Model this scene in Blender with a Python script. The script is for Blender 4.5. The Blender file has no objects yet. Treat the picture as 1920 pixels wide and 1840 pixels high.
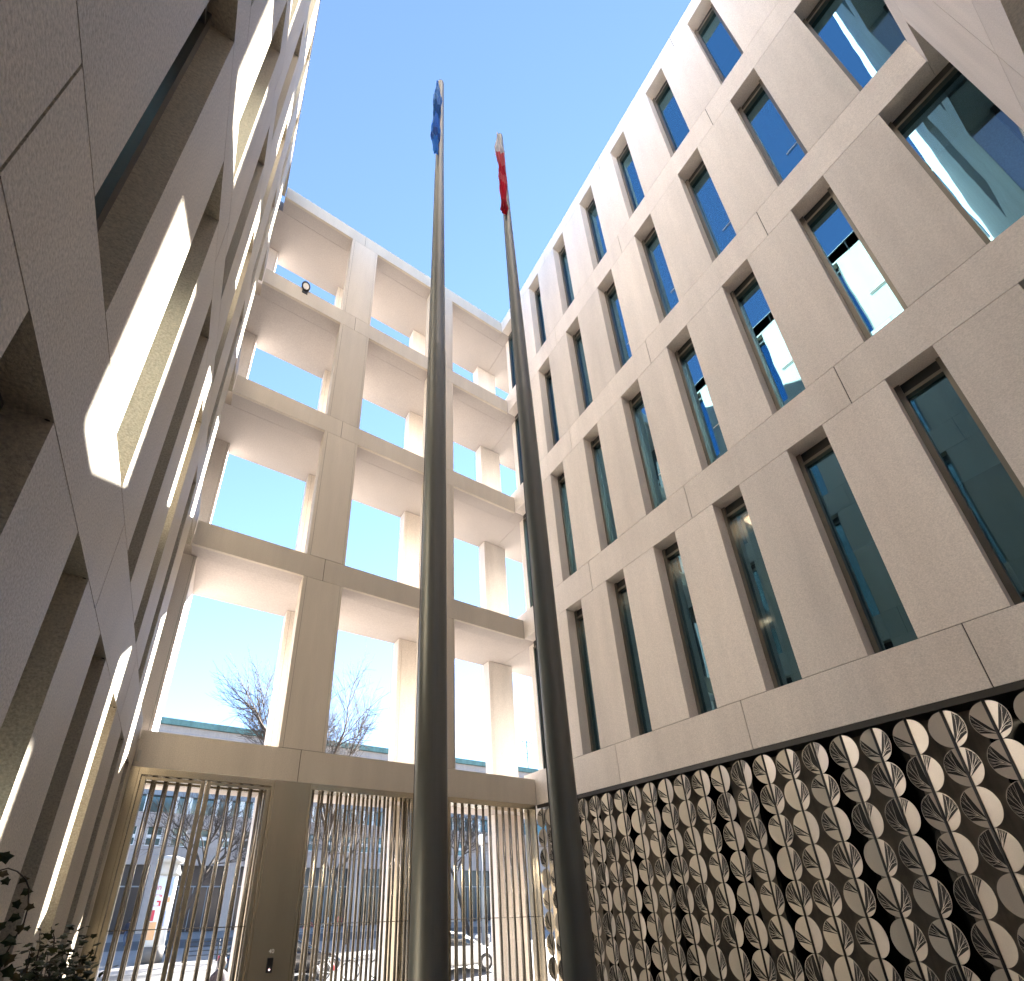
import bpy, bmesh, math, random
from mathutils import Vector, Matrix
random.seed(7)
sc = bpy.context.scene
C = sc.collection
# ------------------------------------------------------------------ camera
EYE = 1.9
CAM = Vector((0.70724, 0.0, EYE))
FWD = Vector((0.4550257, 0.79294478, 0.40520388)); RGT = Vector((0.86974345, -0.49337722, -0.01119123)); UPV = Vector((-0.19104433, -0.35751572, 0.91415785))
cam_d = bpy.data.cameras.new('camera'); cam = bpy.data.objects.new('camera', cam_d); C.objects.link(cam)
M = Matrix((RGT, UPV, -FWD)).transposed().to_4x4(); M.translation = CAM
cam.matrix_world = M
cam_d.sensor_width = 36.0; cam_d.sensor_fit = 'HORIZONTAL'
cam_d.lens = 907.37 / 1920 * 36.0
cam_d.shift_x = (960 - 864.2) / 1920; cam_d.shift_y = (1283.34 - 920) / 1920
cam_d.clip_start = 0.02; cam_d.clip_end = 3000
sc.camera = cam
# ------------------------------------------------------------------ light
SUN = Vector((1.215, 1.0, 0.745)).normalized()
elev = math.asin(SUN.z); az = math.atan2(SUN.x, SUN.y)
w = bpy.data.worlds.new('World'); sc.world = w; w.use_nodes = True
nt = w.node_tree; bg = nt.nodes['Background']
sky = nt.nodes.new('ShaderNodeTexSky'); sky.sky_type = 'NISHITA'; sky.sun_disc = False
sky.sun_elevation = elev; sky.sun_rotation = az; sky.air_density = 0.7; sky.dust_density = 0.0; sky.ozone_density = 2.2
nt.links.new(sky.outputs[0], bg.inputs[0]); bg.inputs[1].default_value = 0.059
sd = bpy.data.lights.new('sun', 'SUN'); sd.energy = 5.0; sd.angle = math.radians(0.6); sd.color = (1.0, 0.945, 0.87)
so = bpy.data.objects.new('sun', sd); C.objects.link(so); so.rotation_euler = SUN.to_track_quat('Z', 'Y').to_euler()
sc.view_settings.view_transform = 'Standard'; sc.view_settings.look = 'None'; sc.view_settings.gamma = 1.0
sc.view_settings.exposure = 3.55
try:
    sc.cycles.max_bounces = 10; sc.cycles.diffuse_bounces = 6; sc.cycles.glossy_bounces = 5; sc.cycles.transparent_max_bounces = 12
    sc.cycles.sample_clamp_indirect = 6
except Exception: pass

# ------------------------------------------------------------------ materials
def mat(name, col, rough=0.6, metal=0.0, spec=0.5, speck=0.0, scale=60.0, stain=0.0, stain_scale=0.8, bump=0.0, grain=None, brushed=0.0):
    m = bpy.data.materials.new(name); m.use_nodes = True; n = m.node_tree; p = n.nodes['Principled BSDF']
    p.inputs['Roughness'].default_value = rough; p.inputs['Metallic'].default_value = metal
    p.inputs['Specular IOR Level'].default_value = spec
    if speck or stain or brushed:
        g = n.nodes.new('ShaderNodeNewGeometry')
        a = n.nodes.new('ShaderNodeTexNoise'); a.inputs['Scale'].default_value = scale; a.inputs['Detail'].default_value = 3; a.inputs['Roughness'].default_value = .7
        b = n.nodes.new('ShaderNodeTexNoise'); b.inputs['Scale'].default_value = stain_scale; b.inputs['Detail'].default_value = 5; b.inputs['Roughness'].default_value = .62
        if brushed:
            mp = n.nodes.new('ShaderNodeMapping'); mp.inputs['Scale'].default_value = (60, 60, 1.0)
            n.links.new(g.outputs['Position'], mp.inputs['Vector']); n.links.new(mp.outputs[0], a.inputs['Vector']); a.inputs['Scale'].default_value = 2
        else: n.links.new(g.outputs['Position'], a.inputs['Vector'])
        mb_ = n.nodes.new('ShaderNodeMapping'); mb_.inputs['Scale'].default_value = (3.2, 3.2, .4); n.links.new(g.outputs['Position'], mb_.inputs['Vector']); n.links.new(mb_.outputs[0], b.inputs['Vector'])
        r = n.nodes.new('ShaderNodeMapRange'); r.inputs[1].default_value = .3; r.inputs[2].default_value = .7
        k = speck + brushed
        r.inputs[3].default_value = 1 - k; r.inputs[4].default_value = 1 + k
        n.links.new(a.outputs['Fac'], r.inputs[0])
        r2 = n.nodes.new('ShaderNodeMapRange'); r2.inputs[1].default_value = .3; r2.inputs[2].default_value = .7
        r2.inputs[3].default_value = 1 - stain; r2.inputs[4].default_value = 1 + stain
        n.links.new(b.outputs['Fac'], r2.inputs[0])
        oi = n.nodes.new('ShaderNodeObjectInfo')
        r3 = n.nodes.new('ShaderNodeMapRange'); r3.inputs[3].default_value = 1 - stain * 1.1; r3.inputs[4].default_value = 1 + stain * 1.1
        n.links.new(oi.outputs['Random'], r3.inputs[0])
        mu = n.nodes.new('ShaderNodeMath'); mu.operation = 'MULTIPLY'; n.links.new(r.outputs[0], mu.inputs[0]); n.links.new(r2.outputs[0], mu.inputs[1])
        mu2 = n.nodes.new('ShaderNodeMath'); mu2.operation = 'MULTIPLY'; n.links.new(mu.outputs[0], mu2.inputs[0]); n.links.new(r3.outputs[0], mu2.inputs[1])
        v = n.nodes.new('ShaderNodeVectorMath'); v.operation = 'SCALE'; v.inputs[0].default_value = col; n.links.new(mu2.outputs[0], v.inputs['Scale'])
        n.links.new(v.outputs[0], p.inputs['Base Color'])
        if bump:
            bp = n.nodes.new('ShaderNodeBump'); bp.inputs['Strength'].default_value = bump; bp.inputs['Distance'].default_value = .004
            n.links.new(a.outputs['Fac'], bp.inputs['Height']); n.links.new(bp.outputs[0], p.inputs['Normal'])
    else:
        p.inputs['Base Color'].default_value = (*col, 1)
    return m

def emit(name, col, s):
    m = bpy.data.materials.new(name); m.use_nodes = True; n = m.node_tree; p = n.nodes['Principled BSDF']
    p.inputs['Emission Color'].default_value = (*col, 1); p.inputs['Emission Strength'].default_value = s
    return m

def glass_mat(name, refl, trans, fac, wob=0.02, rough=0.0):
    m = bpy.data.materials.new(name); m.use_nodes = True; n = m.node_tree; n.nodes.clear()
    o = n.nodes.new('ShaderNodeOutputMaterial'); mx = n.nodes.new('ShaderNodeMixShader'); gl = n.nodes.new('ShaderNodeBsdfGlossy'); tr = n.nodes.new('ShaderNodeBsdfTransparent')
    gl.inputs['Color'].default_value = (*refl, 1); gl.inputs['Roughness'].default_value = rough; tr.inputs['Color'].default_value = (*trans, 1)
    lw = n.nodes.new('ShaderNodeLayerWeight'); lw.inputs['Blend'].default_value = .35
    r = n.nodes.new('ShaderNodeMapRange'); r.inputs[3].default_value = fac; r.inputs[4].default_value = 1.0
    n.links.new(lw.outputs['Facing'], r.inputs[0]); n.links.new(r.outputs[0], mx.inputs[0])
    n.links.new(tr.outputs[0], mx.inputs[1]); n.links.new(gl.outputs[0], mx.inputs[2]); n.links.new(mx.outputs[0], o.inputs[0])
    g = n.nodes.new('ShaderNodeNewGeometry'); a = n.nodes.new('ShaderNodeTexNoise'); a.inputs['Scale'].default_value = 1.3; a.inputs['Detail'].default_value = 1
    bp = n.nodes.new('ShaderNodeBump'); bp.inputs['Strength'].default_value = 1.0; bp.inputs['Distance'].default_value = wob
    n.links.new(g.outputs['Position'], a.inputs['Vector']); n.links.new(a.outputs['Fac'], bp.inputs['Height']); n.links.new(bp.outputs[0], gl.inputs['Normal'])
    return m

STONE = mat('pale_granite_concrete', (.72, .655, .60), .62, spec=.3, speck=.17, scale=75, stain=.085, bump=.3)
STONE_DIM = mat('granite_concrete_shade_tone', (.56, .50, .42), .62, spec=.3, speck=.20, scale=75, stain=.08, bump=.3)  # same granite, colour darkened to paint the weaker light on the colonnade front
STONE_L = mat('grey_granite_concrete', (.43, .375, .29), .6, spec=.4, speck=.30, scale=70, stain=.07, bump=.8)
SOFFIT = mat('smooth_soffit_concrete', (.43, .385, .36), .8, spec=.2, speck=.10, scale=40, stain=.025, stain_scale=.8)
JOINT = mat('dark_joint', (.05, .045, .04), .9, spec=.1)
FRAME = mat('window_frame_metal', (.20, .18, .15), .38, .7, speck=.05, scale=10, stain=.05)
SLOT = mat('dark_blind_slot', (.02, .019, .017), .6)
BRONZE = mat('brushed_bronze', (.52, .45, .33), .27, .9, brushed=.05, stain=.08)
BARM = mat('steel_bar', (.36, .33, .285), .2, .9, brushed=.05, stain=.08)
DARKSTEEL = mat('dark_steel', (.035, .033, .03), .45, .3)
POLE = mat('flagpole_metal', (.20, .20, .185), .42, .72, brushed=.05, stain=.08)
ENAMEL = mat('pale_disc_metal', (.66, .60, .52), .36, .5, speck=.05, scale=120, stain=.05)
ETCH = mat('black_etching', (.018, .017, .016), .55, speck=.5, scale=90, stain=.3)
PANELBR = mat('brown_facade_panel', (.19, .165, .135), .5, .35, speck=.1, scale=8, stain=.25, stain_scale=3)
GLASS = glass_mat('tinted_glass', (.21, .43, .56), (.88, .88, .86), .54, .0012)
GLASSC = glass_mat('clear_glass', (.5, .65, .7), (.62, .80, .80), .12, .001)
ROOMW = mat('room_wall', (.05, .045, .04), .9)
BLIND = mat('white_blind', (.8, .82, .82), .8)
PAVE = mat('pale_paving', (.23, .215, .20), .8, speck=.12, scale=20, stain=.12)
ASPH = mat('asphalt', (.07, .07, .072), .85, speck=.2, scale=60, stain=.15)
GREEN = mat('copper_patina', (.10, .19, .17), .6, speck=.15, scale=3, stain=.3, stain_scale=.4)
LILAC = mat('pale_sandstone_far', (.40, .33, .29), .8, speck=.08, scale=5, stain=.07)
FARMETAL = mat('grey_roof_sheet', (.20, .225, .25), .5, .2, speck=.05, scale=2, stain=.1)
FARGLASS = mat('far_window_glass', (.05, .11, .12), .08, .3, spec=.9)
WHITE = mat('white_paint', (.78, .78, .76), .35)
BARK = mat('bark', (.05, .038, .03), .9, speck=.3, scale=30, stain=.2)
LEAF = mat('ivy_leaf', (.035, .042, .012), .6, spec=.25, speck=.35, scale=12, stain=.3, stain_scale=6)
LEAFB = mat('ivy_leaf_brown', (.07, .05, .015), .6, spec=.25, speck=.3, scale=12, stain=.3, stain_scale=6)
BLACK = mat('black_plastic', (.015, .015, .016), .35)
RUBBER = mat('rubber', (.02, .02, .02), .7)
CHROME = mat('chrome', (.6, .6, .6), .15, 1.0)

# ------------------------------------------------------------------ mesh helpers
class MB:
    def __init__(s): s.v = []; s.f = []; s.m = []; s.sm = []
    def box(s, x0, x1, y0, y1, z0, z1, mi=0):
        if x0 > x1: x0, x1 = x1, x0
        if y0 > y1: y0, y1 = y1, y0
        if z0 > z1: z0, z1 = z1, z0
        b = len(s.v)
        s.v += [(x0, y0, z0), (x1, y0, z0), (x1, y1, z0), (x0, y1, z0), (x0, y0, z1), (x1, y0, z1), (x1, y1, z1), (x0, y1, z1)]
        for q in ((0, 3, 2, 1), (4, 5, 6, 7), (0, 1, 5, 4), (1, 2, 6, 5), (2, 3, 7, 6), (3, 0, 4, 7)):
            s.f.append(tuple(b + i for i in q)); s.m.append(mi); s.sm.append(False)
    def tube(s, pts, rad, n=10, mi=0, caps=True, smooth=True):
        pts = [Vector(p) for p in pts]
        if not hasattr(rad, '__len__'): rad = [rad] * len(pts)
        b = len(s.v); ref = None
        for i, p in enumerate(pts):
            if i == 0: t = pts[1] - p
            elif i == len(pts) - 1: t = p - pts[i - 1]
            else: t = (pts[i + 1] - pts[i - 1])
            t.normalize()
            if ref is None: ref = Vector((1, 0, 0)) if abs(t.x) < .9 else Vector((0, 1, 0))
            a = (ref - t * ref.dot(t)).normalized(); c = t.cross(a); ref = a
            for k in range(n):
                an = 2 * math.pi * k / n
                s.v.append(tuple(p + (a * math.cos(an) + c * math.sin(an)) * rad[i]))
        for i in range(len(pts) - 1):
            for k in range(n):
                k2 = (k + 1) % n
                s.f.append((b + i * n + k, b + i * n + k2, b + (i + 1) * n + k2, b + (i + 1) * n + k)); s.m.append(mi); s.sm.append(smooth)
        if caps:
            s.f.append(tuple(b + k for k in reversed(range(n)))); s.m.append(mi); s.sm.append(False)
            e = b + (len(pts) - 1) * n; s.f.append(tuple(e + k for k in range(n))); s.m.append(mi); s.sm.append(False)
    def poly(s, pts, mi=0, smooth=False):
        b = len(s.v); s.v += [tuple(p) for p in pts]; s.f.append(tuple(range(b, b + len(pts)))); s.m.append(mi); s.sm.append(smooth)
    def loft(s, rings, mi=0, smooth=True, closed=True, caps=True):
        b = len(s.v); n = len(rings[0])
        for r in rings: s.v += [tuple(p) for p in r]
        for i in range(len(rings) - 1):
            for k in range(n if closed else n - 1):
                k2 = (k + 1) % n
                s.f.append((b + i * n + k, b + i * n + k2, b + (i + 1) * n + k2, b + (i + 1) * n + k)); s.m.append(mi); s.sm.append(smooth)
        if caps:
            s.f.append(tuple(b + k for k in reversed(range(n)))); s.m.append(mi); s.sm.append(False)
            e = b + (len(rings) - 1) * n; s.f.append(tuple(e + k for k in range(n))); s.m.append(mi); s.sm.append(False)
    def mesh(s, name, mats):
        me = bpy.data.meshes.new(name); me.from_pydata(s.v, [], s.f)
        if not isinstance(mats, (list, tuple)): mats = [mats]
        for m in mats: me.materials.append(m)
        me.polygons.foreach_set('material_index', s.m); me.polygons.foreach_set('use_smooth', s.sm); me.update()
        return me
def part(name, mb, mats, parent=None, label=None, bevel=0):
    """links a shape given in world coordinates; a parent Empty keeps its base as origin"""
    me = mb.mesh(name, mats) if isinstance(mb, MB) else mb
    o = bpy.data.objects.new(name, me); C.objects.link(o)
    if parent is not None:
        o.parent = parent
        off = Vector((0, 0, 0)); q = parent
        while q is not None: off += Vector(q.location); q = q.parent
        if isinstance(mb, MB): me.transform(Matrix.Translation(-off))
    if label: o['label'] = label
    if bevel:
        b = o.modifiers.new('bevel', 'BEVEL'); b.width = bevel; b.segments = 2; b.limit_method = 'ANGLE'
    return o
def thing(name, label, cat, loc=(0, 0, 0), group=None):
    o = bpy.data.objects.new(name, None); C.objects.link(o); o.location = loc; o.empty_display_size = .2
    o['label'] = label; o['category'] = cat
    if group: o['group'] = group
    return o
def tag(o, label, cat, group=None):
    o['label'] = label; o['category'] = cat
    if group: o['group'] = group
    return o
def struct(name, mb, m):
    o = part(name, mb, m); o['kind'] = 'structure'; return o
def copy_tree(o, parent=None):
    c = o.copy(); C.objects.link(c); c.parent = parent
    for ch in o.children: copy_tree(ch, c)
    return c

# ------------------------------------------------------------------ levels
W = 7.061; D = 8.0; E = EYE - 1.55
ZB = {0: 18.969 + E, 1: 15.013 + E, 2: 11.098 + E, 3: 7.183 + E, 4: 3.294 + E}     # band bottoms
ZT = {0: 19.481 + E, 1: 15.545 + E, 2: 11.61 + E, 3: 7.695 + E, 4: 3.82 + E}       # colonnade band tops
ZR = {0: 19.481 + E, 1: 15.725 + E, 2: 11.808 + E, 3: 7.887 + E, 4: 3.976 + E}     # wing band tops
STREET = -0.8
G = 0.004

# ------------------------------------------------------------------ ground
m = MB(); m.box(-.3, W + 1.2, -6, 8.37, -.6, 0); struct('courtyard_paving', m, mat('dark_paving', (.16, .15, .14), .7, speck=.15, scale=25, stain=.1))
m = MB(); m.box(-9, 24, 8.372, 9.9, -.9, -.02); struct('threshold_paving', m, mat('grey_threshold_paving', (.13, .125, .12), .75, speck=.15, scale=25, stain=.1))
m = MB(); m.poly([(-900, -900, STREET - .03), (900, -900, STREET - .03), (900, 900, STREET - .03), (-900, 900, STREET - .03)]); struct('ground', m, PAVE)
m = MB(); m.poly([(-200, 9.9, STREET - .02), (200, 9.9, STREET - .02), (200, 17.6, STREET - .02), (-200, 17.6, STREET - .02)]); struct('pavement', m, PAVE)
m = MB(); m.poly([(-200, 17.6, STREET - .026), (200, 17.6, STREET - .026), (200, 27, STREET - .026), (-200, 27, STREET - .026)]); struct('road', m, ASPH)
m = MB(); m.box(-200, 200, 17.45, 17.6, STREET - .1, STREET + .0); struct('kerb', m, PAVE)
m = MB(); m.poly([(-200, 40, STREET - .026), (200, 40, STREET - .026), (200, 49, STREET - .026), (-200, 49, STREET - .026)]); struct('far_road', m, ASPH)
m = MB()
for yy in (11.2, 12.9, 14.8, 17.2): m.box(-30, 40, yy, yy + .03, STREET - .03, STREET - .012)
struct('paving_joint_strip', m, JOINT)

# ------------------------------------------------------------------ facade builder
def wall(mp, parent, name_mat, s0, s1, wins, joints, levels, ztop, reveal, ground_wins=True, corner_rows=(), blinds={}, proud=0.0, glassm=None, rods=False, zshift=0.0, open_at=None):
    """mp(s,d) -> x,y ; s along the wall, d depth behind its face"""
    def bx(mb, a0, a1, d0, d1, z0, z1, mi=0):
        x0, y0 = mp(a0, d0); x1, y1 = mp(a1, d1); mb.box(x0, x1, y0, y1, z0, z1, mi)
    zs = zshift
    for lv in range(5):
        mb = MB(); cuts = [s0] + [j for j in joints if s0 < j < s1] + [s1]
        zb, zt = ZB[lv] + zs, ztop[lv] + zs
        for a, b in zip(cuts[:-1], cuts[1:]):
            bx(mb, a + (.005 if a > s0 else 0), b - (.005 if b < s1 else 0), 0, .03, zb, zt)
            if a > s0: bx(mb, a - .0045, a + .0045, .014, .029, zb + .001, zt - .001, 1)
        bx(mb, s0, s1, .03, 1.2, zb, zt)
        part('band', mb, [name_mat, JOINT], parent)
    rows = [(ZR[lv + 1] + zs if ztop is ZR else ztop[lv + 1] + zs, ZB[lv] + zs, lv + 1) for lv in range(4)]
    if ground_wins: rows.append((0.0, ZB[4] + zs, 5))
    for z0, z1, r in rows:
        ww = wins[r] if isinstance(wins, dict) else wins
        edges = [s0]
        for a, b in ww: edges += [a, b]
        edges.append(s1)
        edges[1] = max(edges[1], s0)
        for i in range(0, len(edges), 2):
            a, b = edges[i], edges[i + 1]
            if b - a < .03: continue
            mb = MB(); mid = [j for j in joints if a + .3 < j < b - .3 and b - a > 1.5]
            cc = [a] + mid + [b]
            for p, q in zip(cc[:-1], cc[1:]): bx(mb, p + (.005 if p > a else 0), q - (.005 if q < b else 0), 0, .03, z0 + .009, z1 - .009)
            bx(mb, a + .0015, b - .0015, .014, .029, z0 + .0005, z0 + .0085, 2); bx(mb, a + .0015, b - .0015, .014, .029, z1 - .0085, z1 - .0005, 2)
            for p in mid: bx(mb, p - .0045, p + .0045, .014, .029, z0 + .009, z1 - .009, 2)
            bx(mb, a + .002, b - .002, .03, reveal, z0, z1)
            bx(mb, a - .05, b + .05, reveal, reveal + .5, z0, z1, 1)
            part('pier', mb, [name_mat, FRAME, JOINT], parent)
        for i, (a, b) in enumerate(ww):
            if open_at is not None and b > open_at: continue
            mb = MB(); f = .03; d0, d1 = reveal + .01, reveal + .11
            mb_s = .16
            bx(mb, a + .0015, b - .0015, d0 + .02, d1 + .08, z1 - mb_s, z1, 1)      # blind slot
            bx(mb, a + .0015, b - .0015, d0 - .004, d1, z1 - mb_s - .05, z1 - mb_s)
            bx(mb, a + .0015, a + f, d0, d1, z0, z1 - mb_s - .05)
            bx(mb, b - f, b - .0015, d0, d1, z0, z1 - mb_s - .05)
            bx(mb, a + f, b - f, d0, d1, z0, z0 + .05)
            bx(mb, a + f, a + f + .018, d1 - .05, d1 - .01, z0 + .05, z1 - mb_s - .05, 1)
            if rods and r in (2, 3):
                bx(mb, a + f + .02, a + f + .02 + (b - a) * .38, d1 - .055, d1 - .045, z0 + .92, z0 + .932, 2)
            wo = part('window', mb, [FRAME, SLOT, WHITE], parent)
            mg = MB(); bx(mg, a + f, b - f, d1 - .035, d1 - .025, z0 + .05, z1 - mb_s - .05)
            part('pane', mg, glassm or GLASS, wo)
            if (r, i) in blinds:
                k = blinds[(r, i)]; mk = MB(); bx(mk, a + f + .01, b - f - .01, d1 + .03, d1 + .034, z0 + .05 + (z1 - z0) * (1 - k), z1 - .18)
                part('blind', mk, BLIND, wo)

GRID_R = [(-1.75, -.35), (.337, .785), (1.48, 1.93), (2.628, 3.072), (3.772, 4.22), (4.918, 5.36), (6.066, 6.52), (7.21, 7.999)]
GRID_L = [(-.865, -.42), (.30, .75), (1.442, 1.89), (2.582, 3.03), (3.725, 4.17), (4.9, 5.33), (6.06, 6.46), (7.2, 7.62)]
# left wing
left = thing('building_wing', 'shaded left stone wing with deep narrow windows and slanting strips of sunlight', 'building', (-.5, 4, 0))
gl = {r: list(GRID_L[:-1]) + [(7.2, 7.999)] for r in (1, 2, 3)}; gl[4] = list(GRID_L[:-1]) + [(7.2, 7.999)]; gl[5] = GRID_L
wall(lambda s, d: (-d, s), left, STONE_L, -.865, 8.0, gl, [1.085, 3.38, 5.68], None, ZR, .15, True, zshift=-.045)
m = MB(); m.box(-9, -1.6, -.9, 7.6, 0, 18.9 + E); m.box(-9, -.0, -.865, 8, ZT[0] - .5, ZT[0] - .06); m.box(-9, -.62, 7.9, 9.69, 0, ZT[0])
part('core', m, ROOMW, left)
# right wing
right = thing('building_wing', 'right stone wing with blue reflecting windows above a wall of metal discs', 'building', (W + .5, 4, 0))
bl = {(2, 1): 1.0, (2, 2): 1.0, (2, 3): 1.0, (2, 4): 1.0, (2, 5): .8, (4, 2): .55, (4, 1): .5, (1, 4): .3}
wall(lambda s, d: (W + d, s), right, STONE, -.865, 7.999, GRID_R, [1.135, 3.43, 5.72], None, ZR, .23, False, blinds=bl, rods=True)
m = MB(); m.box(W + 1.5, 24, -.9, 7.2, 0, 18.9 + E); m.box(W + .05, 24, -.865, 7.998, ZT[0] - .5, ZT[0] - .06)
part('core', m, ROOMW, right)
m = MB()
for lv in range(1, 5): m.box(W + 1.2, 24, 7.15, 7.998, ZB[lv], ZR[lv])
m.box(W + .335, W + .9, 7.93, 8.27, ZB[4] + .01, ZB[0] + .003)      # corner post
m.box(W + 1.6, 24, 7.3, 7.998, 0, ZB[4])
part('street_side_band', m, STONE, right)
m = MB(); m.box(W + .9, 24, 7.9, 7.94, 4, 19.2); part('street_side_glazing', m, FARGLASS, right)
for lv in range(1, 5):
    m = MB(); m.box(W + .002, W + .9, 8.003, 8.366, ZT[lv] - .055, ZR[lv]); part('corner_upstand', m, STONE, right)
warm = emit('added_room_glow', (1, .72, .45), .9)  # glowing boxes added behind the lowest panes to warm their dark interiors
for a, b in GRID_R[1:7]:
    m = MB(); m.box(W + .75, W + 1.1, a + .05, b - .05, ZB[3] - .06, ZB[3] - .02); part('warm_fill_panel', m, warm, right)
# lamps seen behind the glass
for (yy, zz) in ((1.62, 6.6), (2.8, 5.3), (-.6, 7.0)):
    m = MB(); m.box(W + .75, W + .80, yy, yy + .10, zz + E, zz + .03 + E); part('ceiling_lamp', m, emit('lamp_%d' % int(zz), (1, .85, .6), 5), right)
# rear building
rear = thing('building_wing', 'rear stone wall closing the courtyard, seen in the top right corner', 'building', (4, -1.3, 0))
rw = {1: [(6.35, W)], 2: [(4.0, 4.9), (6.4, W)], 3: [(6.42, W)], 4: [(1.2, 1.65), (4.3, 5.25), (6.4, W)], 5: [(1.5, 2.5), (4.0, 5.0)]}
wall(lambda s, d: (s, -.867 - d), rear, STONE, -.001, W, rw, [1.3, 3.3, 5.355], None, ZR, .23, True, zshift=-.06, open_at=W - .05)
m = MB(); m.box(-9, 24, -9, -2.3, 0, 19.3 + E); part('core', m, ROOMW, rear)
m = MB(); m.box(6.0, W + 1.4, -1.80, -1.76, 0, 19.3 + E); part('corner_pane', m, GLASS, rear)
for lv in range(5): m = MB(); m.box(W - .0, W + 1.4, -2.2, -.87, ZB[lv], ZR[lv] - .02); part('corner_band', m, STONE, rear)

# ------------------------------------------------------------------ colonnade
col = thing('colonnade', 'open stone colonnade of stacked beams, slabs and piers framing the blue sky', 'colonnade', (3.5, 8.8, 0))
PF = [(1.893, 2.648), (4.43, 5.156)]
for lv in range(5):
    mb = MB(); cuts = [.012, 2.255, 4.79, W - .004]
    for a, b in zip(cuts[:-1], cuts[1:]):
        mb.box(a + .005, b - .005, 8.0, 8.03, ZB[lv], ZT[lv])
        if a > .1: mb.box(a - .0045, a + .0045, 8.014, 8.029, ZB[lv] + .001, ZT[lv] - .001, 1)
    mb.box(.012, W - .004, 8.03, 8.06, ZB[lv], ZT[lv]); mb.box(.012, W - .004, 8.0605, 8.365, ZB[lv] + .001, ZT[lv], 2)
    part('beam', mb, [STONE_DIM, JOINT, SOFFIT], col)
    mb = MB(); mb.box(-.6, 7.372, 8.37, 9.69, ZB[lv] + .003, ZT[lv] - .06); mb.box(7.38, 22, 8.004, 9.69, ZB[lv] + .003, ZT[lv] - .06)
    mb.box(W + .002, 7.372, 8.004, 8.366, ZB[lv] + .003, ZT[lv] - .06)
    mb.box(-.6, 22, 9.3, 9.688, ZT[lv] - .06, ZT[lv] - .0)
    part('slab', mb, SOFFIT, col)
    mt = MB(); mt.box(-.6, 22, 8.40, 9.28, ZT[lv] - .058, ZT[lv] - .03); part('bounce_damping_sheet', mt, mat('bounce_damping_tone_%d' % lv, (.26, .25, .235), .7), col)  # unseen darker sheet added on slab tops to cut light bounced onto soffits
BACKX = [(-.6, .105), (1.87, 2.61), (4.42, 5.15), (6.93, 7.66), (9.46, 10.2), (11.99, 12.73), (14.52, 15.26), (17.05, 17.79)]
for lv in range(4):
    z0, z1 = ZT[lv + 1], ZB[lv]
    for a, b in PF:
        mb = MB(); z0f, z1f = z0 + .007, z1 - .007
        mb.box(a, a + .066, 8.0, 8.03, z0f, z1f); mb.box(a + .072, b - .053, 8.0, 8.03, z0f, z1f); mb.box(b - .048, b, 8.0, 8.03, z0f, z1f)
        mb.box(a + .002, b - .002, 8.03, 8.365, z0, z1)
        for p in (a + .069, b - .0505): mb.box(p - .0025, p + .0025, 8.012, 8.029, z0f, z1f, 1)
        mb.box(a + .003, b - .003, 8.012, 8.029, z0 + .0005, z0 + .0065, 1); mb.box(a + .003, b - .003, 8.012, 8.029, z1 - .0065, z1 - .0005, 1)
        part('pier', mb, [STONE_DIM, JOINT], col)
    for i, (a, b) in enumerate(BACKX):
        y0 = 8.36 if (i == 0 and lv == 3) else 9.38
        mb = MB()
        if i == 0: mb.box(a, b - .048, y0, y0 + .03, z0, z1 - .005); mb.box(b - .043, b, y0, y0 + .03, z0, z1 - .005)
        else: mb.box(a, a + .08, y0, y0 + .03, z0, z1 - .005); mb.box(a + .085, b, y0, y0 + .03, z0, z1 - .005)
        mb.box(a + .002, b - .002, y0 + .03, 9.686, z0, z1)
        p = b - .0455 if i == 0 else a + .0825; mb.box(p - .002, p + .002, y0 + .012, y0 + .029, z0, z1 - .006, 1)
        mb.box(a + .003, b - .003, y0 + .012, y0 + .029, z1 - .0045, z1 - .0005, 1)
        part('rear_column', mb, [STONE, JOINT], col)
for i, (a, b) in enumerate(BACKX):
    mb = MB(); mb.box(a, b, 9.38, 9.686, -.6, ZB[4]); part('rear_column', mb, STONE, col)

# ------------------------------------------------------------------ gates and metal cladding
zg = 3.19 + E; zh = ZB[4] - .003
def bar_gate(label, x0, x1, xs, leaves=None):
    t = thing('bar_gate', label, 'gate', ((x0 + x1) / 2, 8.18, 0), 'barred metal gates under the colonnade')
    mb = MB()
    mb.box(x0, x1, 8.0, 8.36, zg - .0, zh)
    mb.box(x0, x0 + .035, 8.0, 8.36, 0, zg); mb.box(x1 - .035, x1, 8.0, 8.36, 0, zg)
    mb.box(x0 + .035, x1 - .035, 8.03, 8.33, 0, .08)
    part('frame', mb, BRONZE, t, bevel=.003)
    if leaves:
        for a, b in leaves:
            mb = MB(); mb.box(a, a + .055, 8.02, 8.10, .09, zg - .02); mb.box(b - .055, b, 8.02, 8.10, .09, zg - .02); mb.box(a + .055, b - .055, 8.02, 8.10, zg - .065, zg - .02)
            mb.box(a, a + .05, 8.27, 8.35, .09, zg - .02); mb.box(b - .05, b, 8.27, 8.35, .09, zg - .02); mb.box(a + .05, b - .05, 8.27, 8.35, zg - .065, zg - .02)
            part('leaf_frame', mb, BRONZE, t, bevel=.003)
    for x in xs:
        for y, dx in ((8.06, 0), (8.32, .012)):
            mb = MB(); mb.tube([(x + dx, y, .08), (x + dx, y, zg - .002)], .0235, 10); part('bar', mb, BARM, t)
    mb = MB(); mb.tube([(x0 + .03, 8.035, 1.231 + E), (x1 - .03, 8.035, 1.231 + E)], .007, 6); part('rail', mb, BARM, t)
    return t
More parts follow.
